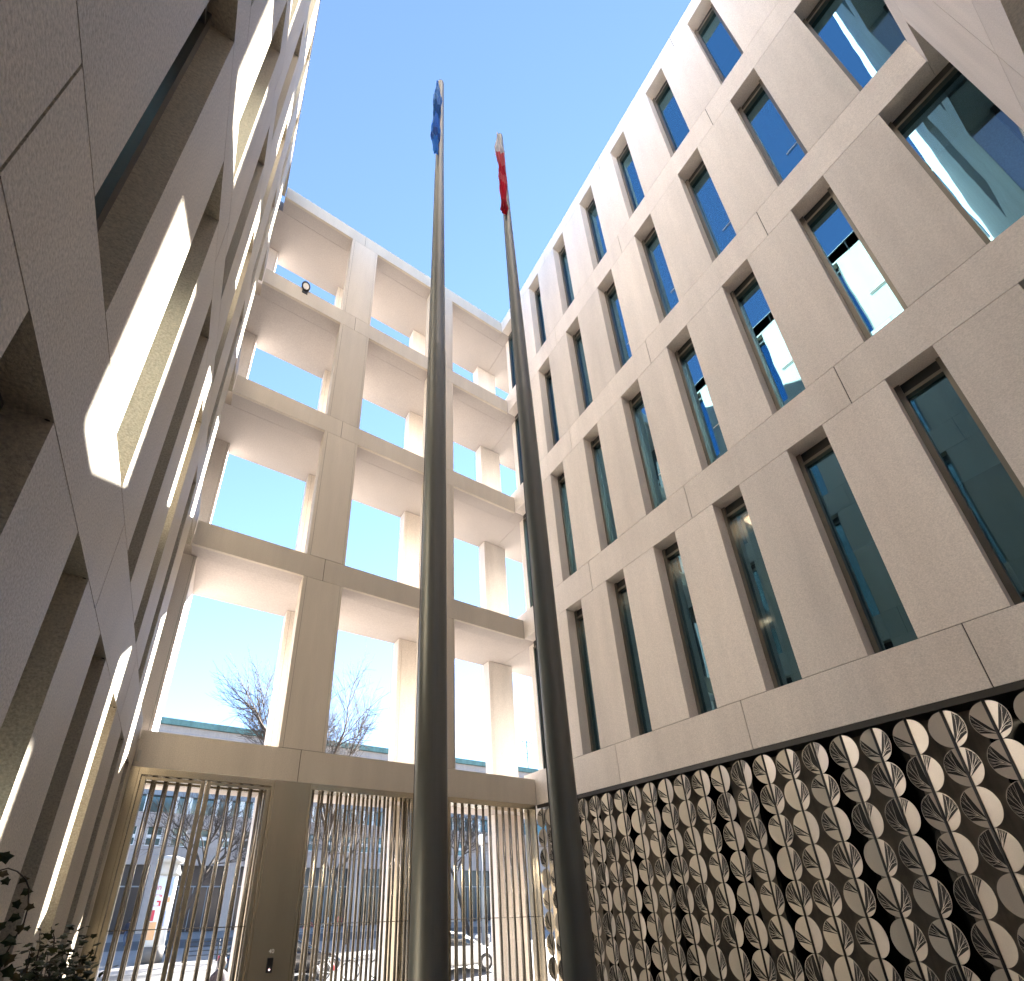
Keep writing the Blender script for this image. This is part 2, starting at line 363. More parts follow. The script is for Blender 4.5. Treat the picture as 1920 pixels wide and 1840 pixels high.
bar_gate('double leaf bronze bar gate, leftmost, beside the shaded left wing', .107, 1.917, [.299, .454, .603, .758, 1.139, 1.296, 1.444, 1.596, 1.753], [(.15, .955), (.975, 1.872)])
bar_gate('middle bronze bar gate, with a bicycle seen through it', 2.472, 4.307, [2.535 + .1545 * k for k in range(12)][:12])
bar_gate('rightmost bronze bar gate, next to the metal discs, with a white car behind', 5.016, 7.03, [5.168 + .155 * k for k in range(12)])
def clad(label, a, b):
    mb = MB(); mb.box(a + .003, b - .003, 8.002, 8.36, 0, zh)
    tag(part('metal_panel', mb, BRONZE, bevel=.004), label, 'panel', 'metal cladding between the gates')
clad('wide brushed bronze panel with the intercom, left of the middle gate', 1.917, 2.472)
clad('brushed bronze panel mostly hidden behind the left flagpole', 4.307, 5.016)
mb = MB(); mb.box(.002, .104, 8.002, 8.36, 0, zh); tag(part('metal_panel', mb, BRONZE), 'narrow bronze strip between the left wing and the leftmost gate', 'panel', 'metal cladding between the gates')
# intercom and number
t = thing('intercom', 'small black intercom with a lit button on the bronze panel', 'intercom', (2.19, 8, 1.1))
mb = MB(); mb.box(2.153, 2.232, 7.985, 8.001, 1.0, 1.182); part('faceplate', mb, BLACK, t, bevel=.004)
mb = MB(); mb.tube([(2.192, 7.984, 1.035), (2.192, 7.979, 1.035)], .006, 10); part('button', mb, emit('button_light', (1, .55, .6), 6), t)
fc = bpy.data.curves.new('number', 'FONT'); fc.body = '40'; fc.size = .075; fc.extrude = .0015; fc.align_x = 'CENTER'
fo = bpy.data.objects.new('tmp', fc); C.objects.link(fo)
bpy.context.view_layer.update()
me = bpy.data.meshes.new_from_object(fo.evaluated_get(bpy.context.evaluated_depsgraph_get())); bpy.data.objects.remove(fo)
me.materials.clear(); me.materials.append(WHITE)
no = bpy.data.objects.new('house_number', me); C.objects.link(no); no.location = (2.195, 7.998, 1.235); no.rotation_euler = (math.pi / 2, 0, 0)
tag(no, 'small white number 40 fixed to the bronze panel above the intercom', 'number')
# floodlight and sensor on beams
t = thing('floodlight', 'round black floodlight with white lens on the upper left beam', 'light', (.94, 8.0, ZT[1]))
c = Vector((.945, 7.955, ZT[1] + .03)); dn = Vector((-.02, -.75, -.66)).normalized()
mb = MB(); mb.tube([c - dn * .09, c + dn * .02, c + dn * .05], [.06, .105, .105], 20); part('housing', mb, BLACK, t)
mb = MB(); mb.tube([c + dn * .051, c + dn * .056], [.07, .07], 20); part('lens', mb, mat('opal_lens', (.85, .85, .85), .2), t)
mb = MB(); mb.box(.88, 1.01, 7.985, 8.0, ZT[1] - .17, ZT[1] - .05); mb.tube([(.945, 7.99, ZT[1] - .1), (.945, 7.965, ZT[1])], .025, 8); part('bracket', mb, BLACK, t)
mb = MB(); mb.box(.035, .075, 7.975, 8.0, 3.36 + E, 3.52 + E); tag(part('door_sensor', mb, mat('sensor_grey', (.45, .42, .36), .5), bevel=.004), 'small grey sensor box at the left end of the lowest beam', 'sensor')

# ------------------------------------------------------------------ disc screen (right wing ground floor)
back = thing('facade_panelling', 'brown and black vertical panels behind the metal discs', 'wall', (W + .4, 3.5, 0))
mb = MB(); mb.box(W + .62, W + .66, -.86, 7.99, 0, ZB[4]); part('dark_glazing', mb, mat('dark_glazing', (.012, .011, .009), .12, spec=.6), back)
y = -.8; i = 0
while y < 7.7:
    wd = (.36, .58, .30, .62)[i % 4]; mb = MB()
    mb.box(W + .30, W + .34, y, y + wd, 0, ZB[4] - .03); mb.box(W + .34, W + .61, y + wd * .4, y + wd * .6, 0, ZB[4] - .03)
    part('panel', mb, PANELBR, back); y += wd + (.30, .22, .42, .26)[i % 4]; i += 1
mb = MB(); mb.box(W + .0, W + .7, -.862, 7.996, ZB[4] - .078, ZB[4] - .004); tag(part('steel_lintel', mb, DARKSTEEL), 'long dark steel strip the metal discs hang from, under the right wing', 'lintel')
RADH = .142; RAD = .186; FOLD = math.radians(17)
def half(mb, sgn, spec, rnd):
    """one half of a folded disc; rod is local origin, halves swing out to the courtyard (-x)"""
    cf, sf = math.cos(FOLD), math.sin(FOLD)
    def P(r, v, off): # r outwards from rod; off towards courtyard along the half's normal
        nx, ny = -cf, -sgn * sf
        # sgn=+1: half towards +y ; outward dir (-sf, sgn*cf)
        r = r * RADH / RAD; return (-sf * r + nx * off, sgn * cf * r + ny * off, v)
    n = 20; arc = [(RAD * math.cos(-math.pi / 2 + math.pi * k / n), RAD * math.sin(-math.pi / 2 + math.pi * k / n)) for k in range(n + 1)]
    arc = [(max(r, .006), v) for r, v in arc]
    F = [P(r, v, .002) for r, v in arc]; B = [P(r, v, -.002) for r, v in arc]
    if sgn > 0: F_ = F; B_ = B[::-1]
    else: F_ = F[::-1]; B_ = B
    mb.poly(F_); mb.poly(B_)
    for k in range(n): mb.poly([F[k], F[k + 1], B[k + 1], B[k]])
    mb.poly([F[-1], F[0], B[0], B[-1]])
    if not spec: return
    v0, a1, a2 = spec   # apex height on the rod, wedge angles above horizontal
    def hit(an, o=(0, None)):
        ox, oy = .012, v0
        dx, dy = math.cos(an), math.sin(an); bq = ox * dx + oy * dy; cq = ox * ox + oy * oy - (RAD - .003) ** 2
        tt = -bq + math.sqrt(max(bq * bq - cq, 1e-6)); return tt
    def pt(an, f, off): tt = hit(an) * f; return P(max(.01, .012 + math.cos(an) * tt), v0 + math.sin(an) * tt, off)
    K = 12; pl = [P(.010, v0 - .004, .0034), *[pt(a1 + (a2 - a1) * k / K, 1 - .03 * rnd.random() * (0 < k < K), .0034) for k in range(K + 1)], P(.010, v0 + .02, .0034)]
    mb.poly(pl, 1)
    # light branches left standing in the black
    nb = 2 + int((a2 - a1) / .34)
    def strip(p0, p1, w0, w1):
        (r0, y0), (r1, y1) = p0, p1; dx, dy = r1 - r0, y1 - y0; L = math.hypot(dx, dy) or 1; nx, ny = -dy / L, dx / L
        q = [(r0 + nx * w0, y0 + ny * w0), (r1 + nx * w1, y1 + ny * w1), (r1 - nx * w1, y1 - ny * w1), (r0 - nx * w0, y0 - ny * w0)]
        mb.poly([P(max(a, .008), b, .0044) for a, b in q], 0)
    def L2(an, f): tt = hit(an) * f; return (.012 + math.cos(an) * tt, v0 + math.sin(an) * tt)
    trunk = a1 + (a2 - a1) * (.35 + .3 * rnd.random())
    for k in range(nb):
        am = a1 + (a2 - a1) * (k + .5) / nb; f0 = .05 + .35 * rnd.random()
        base = L2(trunk * (1 - .0) + (am - trunk) * .25, f0); tip = L2(am, .99)
        if k % 2 == 0: strip((.012, v0 + .004), L2((trunk + am) / 2, .5), .0042, .0026)
        else: strip(L2(trunk, .3), L2((trunk + am) / 2, .5), .003, .0024)
        strip(L2((trunk + am) / 2, .5), tip, .0024, .0014)
        for j in range(2):
            aj = am + (j - .5) * (a2 - a1) / nb * .7
            if (k + j) % 3: strip(L2((trunk + am) / 2 * .5 + am * .5, .66 + .1 * j), L2(aj, .985), .0014, .0008)
variants = []
rnd = random.Random(3)
specs = [((-.10, .35, 1.40), (-.10, .55, 1.30)), ((-.12, .05, 1.25), None), (None, (-.15, .45, 1.28)), ((.02, .15, .95), (-.13, .45, 1.3)), ((-.15, .10, 1.50), (.0, .9, 1.40)),
         ((-.10, .15, .72), None), ((.04, .25, 1.0), (-.15, .30, 1.25)), (None, (-.11, .5, 1.2)), ((-.13, .15, .95), (-.14, .25, 1.15)), ((-.06, -.05, 1.1), None)]
for lft, rgt in specs:
    mb = MB(); half(mb, 1, lft, rnd); half(mb, -1, rgt, rnd); variants.append(mb.mesh('disc', [ENAMEL, ETCH]))
mr = MB(); mr.tube([(0, 0, 0.02), (0, 0, 3.24 + E)], .0125, 8); rodme = mr.mesh('rod', DARKSTEEL)
ORD = ['first', 'second', 'third', 'fourth', 'fifth', 'sixth', 'seventh', 'eighth', 'ninth', 'tenth', 'eleventh', 'twelfth', 'thirteenth', 'fourteenth', 'fifteenth', 'sixteenth', 'seventeenth', 'eighteenth', 'nineteenth', 'twentieth', 'twenty-first', 'twenty-second', 'twenty-third', 'twenty-fourth', 'twenty-fifth', 'twenty-sixth', 'twenty-seventh', 'twenty-eighth', 'twenty-ninth']
for k in range(29):
    k_ = 28 - k
    yy = 1.247 + .3015 * (k - 6) + (.008 if k % 5 == 2 else 0)
    if yy > 7.93: break
    t = thing('disc_string', 'dark rod threaded with folded oval metal discs, %s from the gate corner' % ORD[k_], 'metal screen', (W + .035, yy, 0), 'strings of folded discs on the right ground floor wall')
    o = bpy.data.objects.new('rod', rodme); C.objects.link(o); o.parent = t; o.location = (-.004, 0, 0)
    last = -1
    for j in range(9):
        v = (k * 3 + j * 7 + (k * j) % 5 + rnd.randrange(3)) % len(variants)
        if v == last: v = (v + 1) % len(variants)
        last = v
        o = bpy.data.objects.new('disc', variants[v]); C.objects.link(o); o.parent = t; o.location = (0, 0, 3.2 + E - .186 - .3745 * j)
        o.rotation_euler = (0, 0, math.radians(rnd.uniform(-3, 3)))

# ------------------------------------------------------------------ flagpoles and flags
def flagpole(P, label, seam, side):
    t = thing('flagpole', label, 'flagpole', (P[0], P[1], 0), 'flagpoles in the courtyard')
    x, y = P; H = 11.27 + E
    prof = [(0, .098), (.9, .0965), (2.3, .090), (3.6, .084), (seam - .04, .0725), (seam, .0705), (seam + .01, .0692), (seam + .9, .064), (8.9 + E, .048), (H - .1, .0425), (H - .06, .0435), (H - .02, .041), (H, .028)]
    mb = MB(); mb.tube([(x, y, z) for z, r in prof], [r for z, r in prof], 40); part('pole', mb, POLE, t)
    mb = MB(); mb.tube([(x, y, 0), (x, y, .02), (x, y, .03)], [.2, .2, .16], 32); part('base_plate', mb, POLE, t)
    mb = MB()
    a = Vector((-.86, .40, 0)) * 1.0
    z0 = 1.0 if side else .6
    mb.tube([(x + a.x * .094, y + a.y * .094, z0), (x + a.x * .078, y + a.y * .078, 5.0), (x + a.x * .05, y + a.y * .05, 9.3)], [.011, .009, .004], 6)
    part('halyard_channel', mb, DARKSTEEL, t)
    return t
P1 = (1.853, 2.333); P2 = (2.789, 2.357)
flagpole(P1, 'left tapered dark metal flagpole carrying the blue flag', 5.8 + E, 0)
flagpole(P2, 'right tapered dark metal flagpole carrying the white and red flag', 5.95 + E, 1)
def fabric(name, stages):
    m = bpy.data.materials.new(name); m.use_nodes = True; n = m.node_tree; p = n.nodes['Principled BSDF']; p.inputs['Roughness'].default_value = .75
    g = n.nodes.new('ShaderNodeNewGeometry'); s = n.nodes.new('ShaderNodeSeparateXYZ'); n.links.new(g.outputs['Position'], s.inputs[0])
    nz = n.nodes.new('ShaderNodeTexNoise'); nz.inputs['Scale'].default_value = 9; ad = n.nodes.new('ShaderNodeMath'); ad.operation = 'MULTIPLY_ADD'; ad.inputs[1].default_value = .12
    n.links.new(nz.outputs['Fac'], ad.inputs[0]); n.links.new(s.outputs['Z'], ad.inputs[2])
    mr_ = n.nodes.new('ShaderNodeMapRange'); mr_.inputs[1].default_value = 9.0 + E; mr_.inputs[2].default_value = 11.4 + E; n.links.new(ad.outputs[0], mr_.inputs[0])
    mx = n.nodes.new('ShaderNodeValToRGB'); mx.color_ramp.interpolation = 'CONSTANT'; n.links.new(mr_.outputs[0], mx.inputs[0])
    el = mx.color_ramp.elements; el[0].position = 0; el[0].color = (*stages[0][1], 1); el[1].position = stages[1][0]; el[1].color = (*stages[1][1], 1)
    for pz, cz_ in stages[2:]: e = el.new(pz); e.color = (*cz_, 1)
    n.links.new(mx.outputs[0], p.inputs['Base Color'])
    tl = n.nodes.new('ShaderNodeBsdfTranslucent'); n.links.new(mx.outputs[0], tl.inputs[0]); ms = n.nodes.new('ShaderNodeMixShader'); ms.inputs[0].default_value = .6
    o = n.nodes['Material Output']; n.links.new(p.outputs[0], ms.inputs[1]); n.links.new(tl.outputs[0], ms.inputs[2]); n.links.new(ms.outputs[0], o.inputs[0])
    return m
def flag(P, m, label, z1, z0, seed, rmax):
    rg = random.Random(seed); x, y = P; out = Vector((-.87, -.10, 0)).normalized(); sd_ = Vector((-.10, .87, 0)).normalized()
    rings = []; N = 34; ns = 30; ph = [rg.uniform(0, 6.28) for _ in range(6)]
    for i in range(N + 1):
        f = i / N; z = z1 + (z0 - z1) * f
        R = rmax * (min(1, .08 + f * 2.6) if f < .36 else (1.0 - .28 * ((f - .36) / .64))) * (1 + .16 * math.sin(f * 17 + ph[0]) + .08 * math.sin(f * 39 + ph[1]))
        if f > .96: R *= .6
        cx = Vector((x, y, 0)) + out * (.03 + R * .25) - Vector((.35, .93, 0)) * (.04 + R * .35) + out * .02 + sd_ * (.01 * math.sin(f * 7 + ph[2]))
        ring = []
        for k in range(ns):
            a = 2 * math.pi * k / ns
            rr = R * (1 + .30 * math.cos(3 * a + ph[3] + f * 3) + .22 * math.cos(5 * a + ph[4] - f * 6) + .12 * math.sin(8 * a + f * 25))
            zz = z + .035 * math.sin(2 * a + f * 20 + ph[5]) * min(1, f * 4)
            q = cx + out * (math.cos(a) * rr * .95) + sd_ * (math.sin(a) * rr * .8); ring.append((q.x, q.y, zz))
        rings.append(ring)
    mb = MB(); mb.loft(rings); tag(part('flag', mb, m), label, 'flag')
flag(P1, fabric('blue_flag_cloth', [(0, (.12, .46, 1.0)), (.20, (.05, .22, .65)), (.28, (.12, .46, 1.0)), (.44, (.04, .24, .62)), (.54, (.28, .58, 1.0))]), 'limp blue flag hanging folded against the left flagpole', 11.12 + E, 9.12 + E, 4, .047)  # one blue cloth; its paler bands paint light coming through the folds
flag(P2, fabric('white_red_flag_cloth', [(0, (.62, .012, .05)), (.14, (.85, .02, .10)), (.30, (.88, .20, .28)), (.36, (.80, .02, .09)), (.48, (.90, .24, .30)), (.61, (.92, .90, .92))]), 'limp white and red flag hanging folded against the right flagpole', 11.2 + E, 9.05 + E, 9, .050)  # pink bands paint light shining through the red cloth

# ------------------------------------------------------------------ ivy in the left corner
def gpt(px, py):
    v = FWD + RGT * ((px - 864.2) / 907.37) - UPV * ((py - 1283.34) / 907.37); return CAM + v * ((STREET - CAM.z) / v.z)
def leaf(mb, p, d, up, s, mi):
    d = d.normalized(); sv = d.cross(up).normalized(); u2 = sv.cross(d)
    sh = [(0, 0), (.28, .46), (.20, .30), (.62, .34), (1.0, 0), (.62, -.34), (.20, -.30), (.28, -.46)]
    sh = [(0, 0), (-.08, .38), (.30, .34), (.42, .48), (.66, .2), (1.0, 0), (.66, -.2), (.42, -.48), (.30, -.34), (-.08, -.38)]
    b = len(mb.v); mb.v.append(tuple(p + d * (.3 * s) + u2 * .06 * s)); mb.v += [tuple(p + d * (a * s) + sv * (c_ * s) - u2 * (abs(c_) * .12 * s)) for a, c_ in sh]
    for k in range(len(sh)): mb.f.append((b, b + 1 + k, b + 1 + (k + 1) % len(sh))); mb.m.append(mi); mb.sm.append(False)
def ray(px, py, yd):
    v = FWD + RGT * ((px - 864.2) / 907.37) - UPV * ((py - 1283.34) / 907.37); return CAM + v * (yd / v.y)
rg = random.Random(11)
base = ray(95, 1830, 4.15); base.x = max(base.x, .12); base.z = 0
t = thing('ivy_bush', 'dark ivy bush with small glossy leaves at the foot of the left wall', 'plant', tuple(base))
mb = MB(); ml = MB()
for k in range(26):
    p = Vector(base) + Vector((rg.uniform(-.04, .04), rg.uniform(-.05, .05), .4)); pts = [p.copy()]
    q = ray(rg.uniform(45, 160), rg.uniform(1765, 1860), rg.uniform(3.85, 4.4)); 
    if q.x < .05: q.x = .05
    mid = p.lerp(q, .5) + Vector((rg.uniform(-.1, .1), rg.uniform(-.1, .1), .08)); pts += [mid, q]
    mb.tube(pts, [.006, .004, .002], 5)
    for j in range(60):
        f = rg.uniform(.3, 1.05); c0 = p.lerp(mid, min(1, f * 2)) if f < .5 else mid.lerp(q, (f - .5) * 2)
        c0 = c0 + Vector((rg.gauss(0, .06), rg.gauss(0, .06), rg.gauss(0, .055)))
        if c0.x < .02: c0.x = .02
        leaf(ml, c0, Vector((rg.uniform(-1, 1), rg.uniform(-1, 1), rg.uniform(-.9, .4))), Vector((rg.uniform(-.6, .6), rg.uniform(-.6, .6), 1)), rg.uniform(.032, .062), 0 if rg.random() < .85 else 1)
for sx, sy, ex, ey in ((66, 1810, 75, 1742), (100, 1780, 96, 1738), (45, 1830, 62, 1768), (150, 1800, 172, 1783)):
    a = ray(sx, sy, 4.0); b_ = ray(ex, ey, 4.0); mb.tube([a, a.lerp(b_, .5) + Vector((.01, 0, 0)), b_], [.004, .003, .0015], 5)
    for j in range(9):
        c0 = a.lerp(b_, j / 8) + Vector((rg.uniform(-.02, .02), 0, rg.uniform(-.01, .01)))
        leaf(ml, c0, Vector((rg.uniform(-1, 1), rg.uniform(-.5, .5), rg.uniform(-.6, .3))), Vector((0, -.6, 1)), rg.uniform(.02, .036), 0 if rg.random() < .6 else 1)
part('stem', mb, BARK, t); part('foliage', ml, [LEAF, LEAFB], t)
mb = MB(); mb.tube([base + Vector((0, 0, .002)), base + Vector((0, 0, .3)), base + Vector((0, 0, .5))], [.09, .11, .118], 20)
part('planter', mb, mat('planter_clay', (.12, .08, .06), .8), t)
b2 = ray(-30, 1800, 2.0); b2.z = 0; b2.x = max(b2.x, .06)
t = thing('climbing_ivy', 'trailing ivy shoot with brown olive leaves at the left edge', 'plant', tuple(b2))
mb = MB(); ml = MB()
path = [ray(-20, 1640, 1.9), ray(0, 1632, 1.9), ray(15, 1628, 1.9), ray(32, 1634, 1.9), ray(48, 1648, 1.92), ray(54, 1665, 1.92), ray(53, 1700, 1.94), ray(45, 1730, 1.96), ray(22, 1770, 1.98), ray(5, 1800, 2.0), ray(-10, 1850, 2.0)]
mb.tube(path, [.002] * len(path), 5)
stem2 = [Vector((b2.x, b2.y, .0)), Vector((b2.x, b2.y, 1.0)), ray(-60, 1760, 2.0), path[0]]; mb.tube(stem2, [.006, .005, .003, .002], 5)
for (lx, ly, s, k) in ((18, 1612, .075, 0), (8, 1648, .05, 0), (14, 1636, .055, 1), (50, 1645, .05, 1), (42, 1672, .055, 0), (50, 1700, .05, 1), (30, 1690, .05, 0), (20, 1720, .06, 0), (38, 1735, .05, 1), (10, 1760, .07, 0), (22, 1790, .065, 1), (3, 1730, .06, 0), (5, 1790, .07, 0), (28, 1760, .05, 0), (12, 1815, .07, 0), (24, 1830, .05, 1)):
    leaf(ml, ray(lx, ly, 1.93), Vector((rg.uniform(-.5, .9), -.2, rg.uniform(-.9, .3))), Vector((-.3, -1, .4)), s * .5, k)
part('stem', mb, BARK, t); part('foliage', ml, [LEAF, LEAFB], t)

# ------------------------------------------------------------------ street: bare trees
def tree_mesh(seed, h):
    rg = random.Random(seed); tr = MB(); cr = MB()
    def seg(mb, p, d, L, r0, r1, n):
        pts = [p]; q = p.copy(); dd = d.copy()
        for i in range(3):
            dd = (dd + Vector((rg.gauss(0, .13), rg.gauss(0, .13), rg.gauss(0, .08) + .03))).normalized(); q = q + dd * (L / 3); pts.append(q)
        mb.tube(pts, [r0 + (r1 - r0) * i / 3 for i in range(4)], n, caps=False); return pts, dd
    tp, dd = seg(tr, Vector((0, 0, 0)), Vector((0, 0, 1)), h * .40, .17, .12, 10)
    def grow(p, d, L, r, lev):
        pts, dd = seg(cr, p, d, L, r, r * .62, 6 if lev < 2 else 3)
        if lev >= 5: return
        nk = (2, 3, 4, 3, 2)[lev]
        for k in range(nk):
            f = rg.uniform(.35, 1.0); i = min(2, int(f * 3)); q = pts[i].lerp(pts[i + 1], f * 3 - i)
            ax = dd.cross(Vector((rg.gauss(0, 1), rg.gauss(0, 1), rg.gauss(0, 1)))).normalized()
            nd = (Matrix.Rotation(rg.uniform(.35, .95), 3, ax) @ dd + Vector((0, 0, .12))).normalized()
            grow(q, nd, L * rg.uniform(.55, .8), max(r * .55, .006), lev + 1)
        grow(pts[-1], dd, L * .75, max(r * .62, .006), lev + 1)
    for k in range(4):
        a = k * 1.57 + rg.uniform(-.4, .4); grow(tp[-1] + Vector((0, 0, -.1 * k)), Vector((math.cos(a) * .7, math.sin(a) * .7, 1)).normalized(), h * .19, .10, 0)
    return tr.mesh('trunk', BARK), cr.mesh('crown', BARK)
tm = [tree_mesh(s, h) for s, h in ((5, 14.5), (12, 12.5), (23, 12))]
for i, (x, y, v, rz, s, lab) in enumerate([(ray(535, 1400, 24.0).x + 1.5, 24.0, 0, .5, 1.0, 'tall bare tree showing left of the first colonnade pier'), (ray(622, 1400, 25.0).x, 25.0, 1, 2.2, .98, 'bare tree with fine twigs right of the first colonnade pier'),
        (1.6, 36, 2, 1.2, .8, 'bare tree behind the left part of the leftmost gate'), (7.0, 37, 0, 4.0, .72, 'bare tree across the street behind the leftmost gate stile'),
        (12.2, 36, 1, .3, .85, 'bare tree across the street behind the middle gate'), (22.5, 37, 2, 2.9, .85, 'bare tree across the street behind the rightmost gate')]):
    hh = max(v_.co.z for v_ in tm[v][1].vertices); s = (15.2, 14.0, 10.0, 9.0, 10.5, 10.5)[i] / hh
    t = thing('bare_tree', lab, 'tree', (x, y, STREET), 'bare street trees'); t.rotation_euler = (0, 0, rz); t.scale = (s * (.75, .6, 1, 1, 1, 1)[i], s * (.75, .6, 1, 1, 1, 1)[i], s)
    for nm, me in zip(('trunk', 'crown'), tm[v]):
        o = bpy.data.objects.new(nm, me); C.objects.link(o); o.parent = t

# ------------------------------------------------------------------ far building
YB = 60.0
far = thing('office_building', 'long pale stone building with green copper roof edge across the street', 'building', (10, YB + 6, STREET))
mb = MB(); mb.box(-60, 90, YB + .9, YB + 16, STREET, 20.2); part('inner_wall', mb, LILAC, far)
for z0, z1 in ((13.6, 19.86), (9.0, 10.45), (5.37, 7.15)):
    mb = MB(); mb.box(-60, 90, YB, YB + .9, z0, z1); part('stone_band', mb, LILAC, far)
for k in range(-4, 17):
    mb = MB(); mb.box(k * 2.26 - .45, k * 2.26 + .45, YB, YB + .9, 7.15, 9.0); part('window_pier', mb, LILAC, far)
for k in range(-2, 7):
    mb = MB(); mb.box(k * 6.78 - .8, k * 6.78 + .8, YB, YB + .9, STREET, 5.37); part('ground_pier', mb, LILAC, far)
mb = MB()
for z in (19.1, 18.3, 17.4, 9.75, 6.3): mb.box(-60, 90, YB - .015, YB, z, z + .035)
for k in range(-30, 60): mb.box(k * 1.9, k * 1.9 + .03, YB - .012, YB, 13.6, 19.8)
part('stone_joint', mb, mat('far_joint', (.28, .26, .28), .8), far)
mb = MB(); mb.box(-60, 90, YB - .35, YB + 15, 19.86, 20.56); part('cornice', mb, GREEN, far)
mb = MB(); mb.box(-60, 90, YB - .05, YB + .9, 12.2, 13.6); part('metal_band', mb, FARMETAL, far)
for k in range(-5, 30):
    mb = MB(); mb.box(k * 1.3, k * 1.3 + .42, YB + .1, YB + .9, 10.45, 12.2); part('white_pillar', mb, WHITE, far)
mb = MB(); mb.box(-60, 90, YB + .6, YB + .62, 10.45, 12.2); part('glazing', mb, FARGLASS, far)
for k in range(-4, 16):
    x0, x1 = k * 2.26 + .45, k * 2.26 + 1.81; mb = MB(); mb.box(x0, x1, YB + .35, YB + .45, 7.15, 7.25); mb.box(x0, x0 + .08, YB + .35, YB + .45, 7.25, 8.99); mb.box(x1 - .08, x1, YB + .35, YB + .45, 7.25, 8.99); mb.box(x0 + .08, x1 - .08, YB + .35, YB + .45, 7.9, 8.25)
    f = part('window', mb, WHITE, far); mb = MB(); mb.box(x0 + .08, x1 - .08, YB + .5, YB + .52, 7.25, 8.99); part('pane', mb, FARGLASS, f)
for k in range(-2, 6):
    mb = MB(); mb.box(k * 6.78 + .8, k * 6.78 + 5.98, YB + .6, YB + .64, STREET + .02, 5.37)
    f = part('shopfront', mb, mat('shop_dark', (.025, .022, .025), .2), far); mb = MB(); mb.box(k * 6.78 + .8, k * 6.78 + 5.98, YB + .5, YB + .58, 3.3, 3.42)
    for q in range(1, 4): mb.box(k * 6.78 + .8 + q * 1.3, k * 6.78 + .86 + q * 1.3, YB + .5, YB + .58, STREET, 3.3)
    part('glazing_bar', mb, FARMETAL, f)
mb = MB(); ax, ay = 32.2, YB + 2
q0 = ray(990.5, 1440, ay); q1 = ray(986.7, 1389, ay); mb.tube([(q0.x, ay, 20.5), (q0.x, ay, q1.z)], .07, 6)
for dz, L in ((.25, 2.2), (.9, 1.4), (2.2, 1.7), (2.9, .9)): mb.tube([(q0.x - L * .45, ay, q1.z - dz), (q0.x + L * .55, ay, q1.z - dz - .05)], .035, 5)
for dx in (-.8, .6, 1.0): mb.tube([(q0.x + dx, ay, q1.z - .5), (q0.x + dx, ay, q1.z + .1)], .025, 5)
tag(part('roof_antenna', mb, DARKSTEEL), 'thin television aerial on the roof edge of the far building', 'antenna')

# ------------------------------------------------------------------ advertising column
px_, py_ = .80, 31.6
t = thing('advertising_column', 'white round advertising column with red lettering and posters seen through the leftmost gate', 'column', (px_, py_, STREET))
mb = MB(); mb.tube([(px_, py_, STREET), (px_, py_, STREET + .7)], .56, 28); part('plinth', mb, mat('plinth_grey', (.13, .12, .11), .7), t)
mb = MB(); mb.tube([(px_, py_, STREET + .7), (px_, py_, STREET + 4.0)], .52, 28); part('shaft', mb, WHITE, t)
mb = MB(); mb.tube([(px_, py_, STREET + 4.0), (px_, py_, STREET + 4.15), (px_, py_, STREET + 4.6), (px_, py_, STREET + 4.62), (px_, py_, STREET + 4.85), (px_, py_, STREET + 5.0)], [.6, .6, .45, .62, .62, .2], 28); part('cap', mb, mat('cap_cream', (.5, .47, .42), .6), t)
def arcpatch(mb, a0, a1, z0, z1, r, mi=0, n=6):
    for k in range(n):
        a, b = a0 + (a1 - a0) * k / n, a0 + (a1 - a0) * (k + 1) / n
        mb.poly([(px_ + r * math.cos(a), py_ + r * math.sin(a), z0), (px_ + r * math.cos(b), py_ + r * math.sin(b), z0), (px_ + r * math.cos(b), py_ + r * math.sin(b), z1), (px_ + r * math.cos(a), py_ + r * math.sin(a), z1)], mi)
RED = mat('poster_red', (.6, .03, .05), .5); PBL = mat('poster_blue', (.35, .45, .75), .5); POR = mat('poster_orange', (.75, .42, .2), .5)
mb = MB(); fa = math.radians(-92)
arcpatch(mb, fa - .85, fa - .05, STREET + 1.0, STREET + 1.8, .524, 2); arcpatch(mb, fa - .70, fa - .40, STREET + 1.85, STREET + 2.35, .526, 0)
arcpatch(mb, fa + .25, fa + .9, STREET + 3.0, STREET + 3.9, .524, 1); arcpatch(mb, fa + .3, fa + .8, STREET + 2.7, STREET + 2.95, .524, 2); arcpatch(mb, fa + .3, fa + .6, STREET + 1.6, STREET + 2.3, .524, 1)
def lettering(txt, size, z, da):
    fc = bpy.data.curves.new('t', 'FONT'); fc.body = txt; fc.size = size; fc.align_x = 'CENTER'; fo = bpy.data.objects.new('t', fc); C.objects.link(fo); bpy.context.view_layer.update()
    me = bpy.data.meshes.new_from_object(fo.evaluated_get(bpy.context.evaluated_depsgraph_get())); bpy.data.objects.remove(fo)
    for v_ in me.vertices:
        a_ = fa + da + v_.co.x / .528; v_.co = (px_ + .528 * math.cos(a_), py_ + .528 * math.sin(a_), z + v_.co.y)
    b_ = len(mb.v); mb.v += [tuple(v_.co) for v_ in me.vertices]
    for p_ in me.polygons: mb.f.append(tuple(b_ + i_ for i_ in p_.vertices)); mb.m.append(0); mb.sm.append(False)
lettering('G', .85, STREET + 2.5, -.55); lettering('in', .38, STREET + 3.3, -.5)
part('poster', mb, [RED, PBL, POR], t)

